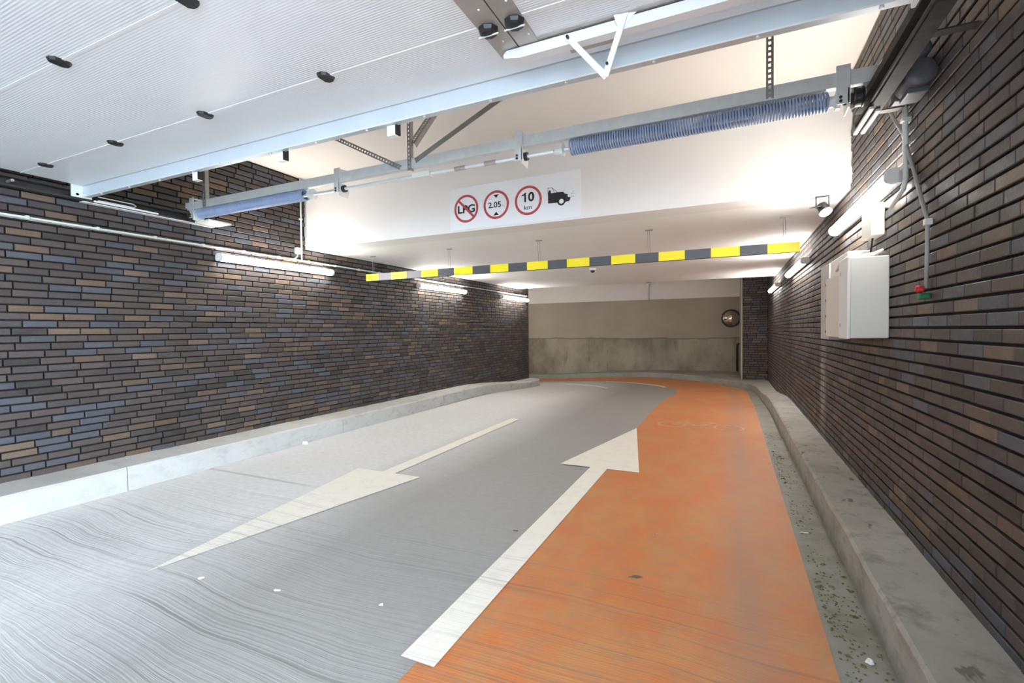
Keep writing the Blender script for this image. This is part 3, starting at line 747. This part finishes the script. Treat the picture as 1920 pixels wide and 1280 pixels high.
# ------------------------------------------------------------------ motor at the right wall
mo = tag(empty('door_motor', (.79, 2.85, 2.4)), 'dark grey door motor beside the right rail', 'motor')
MB().lathe((.79, 2.76, 2.50), (0, 1, 0), [(0, .03), (.006, .058), (.012, .062), (.17, .062), (.176, .056), (.19, .05)], 28).build('housing', MOTORG, mo, True)
MB().lathe((.79, 2.78, 2.61), (0, 1, 0), [(0, .03), (.005, .045), (.11, .045), (.115, .03)], 24).build('gearbox', MOTORG, mo, True)
MB().bbox(.74, .85, 2.95, 3.02, 2.45, 2.66, .008).build('gear_cover', MOTORG, mo)
MB().bbox(.71, .77, 3.05, 3.15, 2.60, 2.72, .006).build('limit_switch_box', CREAM, mo)
MB().bbox(.75, .83, 2.80, 2.92, 2.42, 2.445, .004).build('terminal_cover', MOTORG, mo)

# ------------------------------------------------------------------ right wall fittings
c = tag(empty('wall_conduit', (XR, 3.17, 2.1)), 'short grey vertical conduit between motor and right lamp', 'conduit')
MB().cyl((XR-.022, 3.19, 2.56), (XR-.022, 3.165, 2.12), .0125, 12).build('pipe', WPIPE, c, True)
for z_ in (2.43, 2.18): MB().bbox(XR-.04, XR, 3.16, 3.20, z_-.01, z_+.01, .003).build('clip', WPIPE, c)
MB().ring_path([(XR-.022, 3.165, 2.12), (XR-.025, 3.19, 2.07), (XR-.03, 3.27, 2.045), (XR-.03, 3.38, 2.02), (XR-.03, 3.58, 2.085)], .012, 10).build('elbow_pipe', WPIPE, c, True)
hc = tag(empty('hanging_cord', (XR, 2.88, 1.5)), 'grey cord clipped to the right wall ending in a red and green plug', 'cord')
MB().ring_path([(XR-.06, 3.33, 2.56), (XR-.02, 3.22, 2.37), (XR-.016, 3.06, 2.12), (XR-.016, 2.95, 1.95), (XR-.016, 2.873, 1.835), (XR-.016, 2.875, 1.70), (XR-.016, 2.885, 1.52)], .0085, 10).build('cable', CABLEGREY, hc, True)
MB().bbox(XR-.03, XR, 2.855, 2.89, 1.815, 1.845, .004).build('clip', WPIPE, hc)
MB().bbox(XR-.05, XR-.004, 2.855, 2.89, 1.465, 1.495, .006).build('socket', GREEN, hc)
MB().lathe((XR-.022, 2.885, 1.512), (-1, .3, .2), [(0, .008), (.004, .016), (.02, .019), (.032, .015), (.036, .006)], 14).build('plug', RED, hc)
sb = tag(empty('control_box', (XR, 3.74, 1.9)), 'small cream control box with round knockouts below the right lamp', 'control box')
MB().bbox(.795, XR, 3.62, 3.86, 1.905, 2.10, .006).build('body', CREAM, sb)
for z_ in (2.015, 2.045, 2.078): MB().lathe((.822, 3.621, z_), (0, -1, 0), [(0, .012), (.002, .012)], 14).build('knockout', GREYPLATE, sb)
MB().ring_path([(.83, 3.74, 1.91), (.835, 3.80, 1.84), (.84, 3.84, 1.80)], .006, 8).build('cable', RUBBER, sb)
ec = tag(empty('electrical_cabinet', (XR, 3.64, 1.265)), 'large white electrical cabinet on the right brick wall', 'cabinet')
MB().bbox(.672, XR, 3.52, 3.77, 1.268, 1.765, .006).build('body', CREAM, ec)
MB().bbox(.655, .672, 3.515, 3.775, 1.263, 1.77, .005).build('door', WHITE, ec)
for z_ in (1.35, 1.68): MB().cyl((.653, 3.72, z_), (.657, 3.72, z_), .012, 10).build('lock', GREYPLATE, ec)
sc = tag(empty('switch_cabinet', (XR, 4.2, 1.235)), 'beige switch cabinet with bolted grey flange behind the white cabinet', 'cabinet')
MB().bbox(.715, XR, 3.80, 4.62, 1.262, 1.725, .006).build('body', BEIGE, sc)
MB().bbox(.735, XR, 4.63, 5.0, 1.235, 1.86, .004).build('flange', GREYPLATE, sc)
for z_ in (1.30, 1.43, 1.56, 1.69): MB().cyl((.735, 4.72, z_), (.728, 4.72, z_), .012, 8).build('bolt', STEELDARK, sc)
MB().bbox(.705, .714, 4.0, 4.02, 1.42, 1.62, .002).build('handle', CREAM, sc)
uc = tag(empty('cable_box', (XR, 4.2, 1.73)), 'white box on top of the beige switch cabinet', 'box')
MB().bbox(.735, XR, 3.95, 4.55, 1.73, 1.86, .006).build('body', WHITE, uc)
MB().ring_path([(.84, 3.55, 1.80), (.80, 3.58, 1.785), (.74, 3.66, 1.782), (.70, 3.78, 1.79), (.69, 3.92, 1.775), (.70, 4.1, 1.745)], .011, 8).build('loose_cable', BEIGE, uc, True)

# floodlight under the header
fl = tag(empty('floodlight', (.70, 4.72, 2.29)), 'small dark floodlight hanging from the low ceiling near the right wall', 'floodlight')
for dx_ in (-.045, .045): MB().box(.70+dx_-.004, .70+dx_+.004, 4.70, 4.715, 2.335, 2.432).build('bracket_arm', BLACK, fl)
MB().box(.65, .75, 4.695, 4.72, 2.426, 2.433).build('bracket_base', BLACK, fl)
MB().lathe((.70, 4.76, 2.375), (.25, -.45, -.75), [(0, .025), (.01, .04), (.07, .042), (.085, .052), (.092, .052)], 20).build('housing', BLACK, fl)
MB().lathe((.7262, 4.713, 2.2965), (.25, -.45, -.75), [(0, .047), (.003, .044)], 20).build('lens', LENS, fl)
MB().add([(.60, 4.66, 2.33), (.66, 4.60, 2.33), (.70, 4.70, 2.345), (.66, 4.74, 2.345), (.60, 4.66, 2.334), (.66, 4.60, 2.334), (.70, 4.70, 2.349), (.66, 4.74, 2.349)], [(0,1,2,3), (4,5,6,7), (0,1,5,4), (1,2,6,5), (2,3,7,6), (3,0,4,7)]).build('visor', BLACK, fl)

# ------------------------------------------------------------------ clearance bar
BY = 5.4
hb = tag(empty('height_limit_bar', (-2.1, BY, 2.08)), 'yellow and dark grey striped height limit bar hanging across the lane', 'barrier bar')
sx = [-4.824, -4.598, -4.369, -4.10, -3.849, -3.58, -3.328, -3.045, -2.787, -2.531, -2.277, -2.004, -1.762, -1.489, -1.234, -.964, -.712, -.442, -.184, .089, .339, .62]
for i, (a, b_) in enumerate(zip(sx[:-1], sx[1:])):
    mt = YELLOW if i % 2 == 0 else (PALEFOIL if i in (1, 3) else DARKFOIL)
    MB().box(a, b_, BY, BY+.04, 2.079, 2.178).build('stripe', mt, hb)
MB().box(-4.823, .619, BY+.002, BY+.038, 2.0765, 2.0785).build('lower_edge', STEELDARK, hb)
for wx in (-4.70, -3.404, -2.12, -.815, .49):
    w_ = MB(); w_.cyl((wx-.01, BY+.02, 2.178), (wx-.016, BY+.01, 2.425), .0022, 6); w_.cyl((wx+.012, BY+.02, 2.178), (wx+.004, BY+.015, 2.425), .0022, 6)
    ww = w_.build('wire', WIRE, hb); MB().box(wx-.04, wx+.04, BY, BY+.025, 2.424, 2.4325).build('ceiling_plate', WIRE, ww)

# ------------------------------------------------------------------ sign on the header
GY = YP-.008
sg = tag(empty('traffic_sign', (-2.086, GY, 2.45)), 'white board with three red ringed prohibition signs and a car pictogram', 'sign')
MB().bbox(-2.838, -1.335, GY, YP, 2.452, 2.918, .002).build('board', SIGNWHITE, sg)
def flat_xz(name, polys, mt, parent, y):
    mb = MB()
    for p in polys: mb.prism(p, lambda u, v, d: (u, y+d, v), .0012)
    return mb.build(name, mt, parent)
def ring(cx_, cz, r1_, r2_, y, parent, name='red_ring', mt=None):
    N = 48
    return flat_xz(name, [[(cx_+r1_*math.cos(a), cz+r1_*math.sin(a)), (cx_+r1_*math.cos(b_), cz+r1_*math.sin(b_)), (cx_+r2_*math.cos(b_), cz+r2_*math.sin(b_)), (cx_+r2_*math.cos(a), cz+r2_*math.sin(a))] for a, b_ in ((2*math.pi*i/N, 2*math.pi*(i+1)/N) for i in range(N))], mt or SIGNRED, parent, y)
def text(s_, cx_, cz, wd, ht, parent, y, mt=SIGNBLACK, bold=0):
    cu = bpy.data.curves.new('lettering', 'FONT'); cu.body = s_; cu.size = 1; cu.extrude = 0; cu.offset = bold
    o = bpy.data.objects.new('lettering', cu); COL.objects.link(o)
    dg = bpy.context.evaluated_depsgraph_get(); me = bpy.data.meshes.new_from_object(o.evaluated_get(dg)); bpy.data.objects.remove(o)
    xs_ = [v.co.x for v in me.vertices]; ys_ = [v.co.y for v in me.vertices]; x0, x1, y0_, y1_ = min(xs_), max(xs_), min(ys_), max(ys_)
    org = Vector((cx_, y, cz))
    for v in me.vertices: v.co = Vector(((v.co.x-(x0+x1)/2)/(x1-x0)*wd, 0, (v.co.y-(y0_+y1_)/2)/(y1_-y0_)*ht))
    me.materials.clear(); me.materials.append(mt)
    q = bpy.data.objects.new('lettering', me); COL.objects.link(q); q.parent = parent; q.location = org-ORI[parent.name]; ORI[q.name] = org
    return q
zc = 2.678
for cx_ in (-2.631, -2.264, -1.894): ring(cx_, zc, .126, .151, GY-.0014, sg)
text('LPG', -2.629, 2.675, .215, .088, sg, GY-.0010, bold=.028)
a = math.radians(-45); d = Vector((math.cos(a), math.sin(a))); nn = Vector((-d.y, d.x))*.0125
flat_xz('red_slash', [[(-2.631+p.x, zc+p.y) for p in (d*-.13-nn, d*.13-nn, d*.13+nn, d*-.13+nn)]], SIGNRED, sg, GY-.0026)
text('2.05', -2.282, 2.679, .152, .062, sg, GY-.0012, bold=.02); text('m', -2.185, 2.658, .030, .017, sg, GY-.0012, SIGNGREY)
for p in ([(-2.295, 2.785), (-2.232, 2.785), (-2.263, 2.748)], [(-2.297, 2.567), (-2.233, 2.567), (-2.265, 2.604)]): flat_xz('triangle', [p], SIGNBLACK, sg, GY-.0012)
text('0', -1.860, 2.712, .068, .096, sg, GY-.0012, bold=.03)
flat_xz('numeral_one', [[(-1.938, 2.664), (-1.918, 2.664), (-1.918, 2.760), (-1.934, 2.760), (-1.940, 2.748), (-1.966, 2.742), (-1.966, 2.728), (-1.938, 2.732)]], SIGNBLACK, sg, GY-.0012); text('km', -1.897, 2.607, .085, .043, sg, GY-.0012, bold=.012)
car = [(-1.676, 2.618), (-1.676, 2.722), (-1.664, 2.749), (-1.649, 2.751), (-1.643, 2.718), (-1.579, 2.720), (-1.514, 2.716), (-1.498, 2.695), (-1.468, 2.688), (-1.460, 2.660), (-1.436, 2.650), (-1.453, 2.618), (-1.489, 2.614), (-1.500, 2.600), (-1.534, 2.585), (-1.570, 2.600), (-1.576, 2.616)]
flat_xz('car_pictogram', [car], SIGNBLACK, sg, GY-.0012)
N = 24; flat_xz('wheel_disc', [[(-1.534+.040*math.cos(2*math.pi*i/N), 2.622+.040*math.sin(2*math.pi*i/N)) for i in range(N)]], SIGNBLACK, sg, GY-.0018)
flat_xz('wheel_hub', [[(-1.534+.024*math.cos(2*math.pi*i/N), 2.624+.024*math.sin(2*math.pi*i/N)) for i in range(N)]], SIGNWHITE, sg, GY-.0026)
flat_xz('head_lamp', [[(-1.456+.013*math.cos(2*math.pi*i/N), 2.672+.016*math.sin(2*math.pi*i/N)) for i in range(N)]], SIGNWHITE, sg, GY-.0026)
def ln(p, q, w_):
    p = Vector(p); q = Vector(q); d = (q-p).normalized(); nn = Vector((-d.y, d.x))*w_/2; return [tuple(p-nn), tuple(q-nn), tuple(q+nn), tuple(p+nn)]
flat_xz('cab_outline', [ln((-1.677, 2.72), (-1.677, 2.773), .004), ln((-1.677, 2.772), (-1.632, 2.772), .004), ln((-1.634, 2.773), (-1.606, 2.716), .004), ln((-1.634, 2.772), (-1.575, 2.718), .004)], SIGNBLACK, sg, GY-.0012)
flat_xz('light_rays', [ln((-1.438, 2.685), (-1.402, 2.712), .0025), ln((-1.436, 2.679), (-1.396, 2.690), .0025), ln((-1.434, 2.672), (-1.388, 2.670), .0025), ln((-1.434, 2.666), (-1.396, 2.652), .0025)], SIGNGREY, sg, GY-.0012)

# ------------------------------------------------------------------ far end: mirror, cameras, pipe
cm = tag(empty('convex_mirror', (.02, YE, 1.37)), 'round convex traffic mirror on the concrete end wall', 'mirror')
R_ = .245; prof = [(.09*(1-math.cos(t))/(1-math.cos(1.2)), R_*math.sin(t)/math.sin(1.2)) for t in [1.2*i/10 for i in range(11)]]
mb = MB(); mb.lathe((.02, YE-.15, 1.64), (0, 1, 0), [(p[0], p[1]) for p in prof], 40); mb.build('mirror_dome', MIRROR, cm, True)
mb = MB(); N = 40; pts = [(.02+(R_+.008)*math.cos(2*math.pi*i/N), YE-.06, 1.64+(R_+.008)*math.sin(2*math.pi*i/N)) for i in range(N+1)]
mb.ring_path(pts, .018, 8, caps=False).build('rim', BLACK, cm, True)
MB().cyl((.02, YE-.06, 1.64), (.02, YE, 1.64), .03, 12).build('mount', STEELDARK, cm)
def dome(x_, y_, z_, label, pole):
    e = tag(empty('dome_camera', (x_, y_, z_-.1)), label, 'camera')
    MB().lathe((x_, y_, z_), (0, 0, -1), [(0, .06), (.03, .06), (.04, .05)], 24).build('base', WHITE, e, True)
    MB().lathe((x_, y_, z_-.04), (0, 0, -1), [(0, .042), (.02, .038), (.035, .024), (.042, .004)], 20).build('dome', BLACK, e, True)
    return e
d1 = dome(-2.23, 8.3, ZL, 'small white dome camera on the low ceiling', False)
d2 = tag(empty('wall_camera', (-2.43, YE-.1, 2.3)), 'white camera with black lens on a pole at the end wall', 'camera')
MB().lathe((-2.43, YE-.12, 2.76), (0, 0, 1), [(0, .02), (.01, .06), (.05, .07), (.08, .06)], 20).build('housing', WHITE, d2, True)
MB().lathe((-2.43, YE-.12, 2.84), (0, 0, 1), [(0, .055), (.03, .05), (.05, .03), (.058, .005)], 20).build('lens', BLACK, d2, True)
MB().cyl((-2.43, YE-.04, 2.28), (-2.43, YE-.04, 2.80), .022, 10).build('pole', WPIPE, d2, True)
MB().box(-2.46, -2.40, YE-.14, YE, 2.74, 2.76).build('bracket', WPIPE, d2)
pp = tag(empty('wall_pipe', (.23, YE, .05)), 'dark bent pipe low on the end wall beside the pier', 'pipe')
MB().ring_path([(.33, YE-.05, .86), (.22, YE-.05, .86), (.195, YE-.05, .84), (.19, YE-.05, .80), (.19, YE-.05, .03)], .028, 10).build('pipe', STEELDARK, pp, True)

# ------------------------------------------------------------------ litter
def chip(name, x_, y_, sx_, sy_, h, mt, label, cat, rot=0, seed=1, group=None):
    rr = random.Random(seed); mb = MB(); N = 9; z0 = floor_z(x_, y_)+.0045; pts = []
    for i in range(N):
        q = 2*math.pi*i/N; k_ = rr.uniform(.45, 1.15); u, v = sx_*k_*math.cos(q), sy_*k_*math.sin(q)
        pts.append((x_+u*math.cos(rot)-v*math.sin(rot), y_+u*math.sin(rot)+v*math.cos(rot)))
    mb.v = [(px, py, z0) for px, py in pts]+[(x_+(px-x_)*.75, y_+(py-y_)*.75, z0+h*rr.uniform(.6, 1.1)) for px, py in pts]+[(x_, y_, z0+h*.9)]
    for i in range(N):
        j = (i+1) % N; mb.f += [(i, j, N+j, N+i), (N+i, N+j, 2*N)]
    mb.f.append(tuple(reversed(range(N)))); mb.c = [None]*len(mb.f)
    return tag(mb.build(name, mt), label, cat, group)
chip('paper_scrap', -2.623, 1.60, .022, .010, .006, PAPER, 'white paper scrap right of the near arrow tip', 'litter', .5, 1)
chip('paper_scrap', -2.134, 1.685, .020, .012, .004, PAPER, 'crumbled white scrap in the middle of the grey lane', 'litter', .2, 2)
chip('paper_scrap', -1.547, 1.80, .016, .012, .005, PAPER, 'tiny white scrap left of the long arrow shaft', 'litter', 1, 3)
chip('paper_scrap', -4.62, 4.085, .055, .03, .035, PAPER, 'white lump lying at the foot of the left kerb', 'litter', .3, 4)
chip('paper_stick', .437, 3.552, .030, .006, .006, PAPER, 'thin white stick in the gutter beside the orange lane', 'litter', .1, 5)
chip('paper_scrap', .50, 2.27, .022, .018, .012, PAPER, 'pale crumpled scrap in the gutter near the camera', 'litter', .1, 12)
chip('dry_leaf', -.467, 2.557, .045, .014, .006, LEAFBROWN, 'dark curled leaf on the orange lane', 'leaf', .3, 6)
chip('dry_leaf', -.435, 3.158, .022, .014, .005, mat('pale_leaf', (.30, .27, .17), .8), 'pale shrivelled leaf on the orange lane', 'leaf', 1.2, 7)
chip('dry_leaf', -1.30, 2.838, .026, .009, .004, LEAFBROWN, 'small dark leaf left of the long arrow shaft', 'leaf', 0, 8)
rr = random.Random(9); mb = MB()
for i in range(520):
    t = rr.random()
    cyv = rr.choice([2.3, 2.55, 2.75, 3.0, 3.9, 4.7, 5.2, 5.5, 6.5]); y_ = cyv+rr.gauss(0, .22); x_ = .40+abs(rr.gauss(0, .06)) if t < .8 else .56-abs(rr.gauss(0, .02))
    if not (.385 < x_ < .565) or y_ < 1: continue
    s_ = rr.uniform(.003, .009) if rr.random() < .93 else rr.uniform(.010, .018); q = rr.random()*6.28; z0 = .002
    c_, n_ = math.cos(q), math.sin(q); e_ = rr.uniform(.35, .9)
    P_ = [(x_+s_*(u*c_-v*e_*n_), y_+s_*(u*n_+v*e_*c_), z0+zz) for u, v, zz in ((-1, 0, 0), (0, -1, 0), (1, 0, 0), (0, 1, 0), (0, 0, s_*.5))]
    mb.add(P_, [(0,1,4), (1,2,4), (2,3,4), (3,0,4)])
lt = mb.build('leaf_litter', MOSS); lt['kind'] = 'stuff'; tag(lt, 'green and brown leaf bits scattered along the right gutter', 'leaf litter')
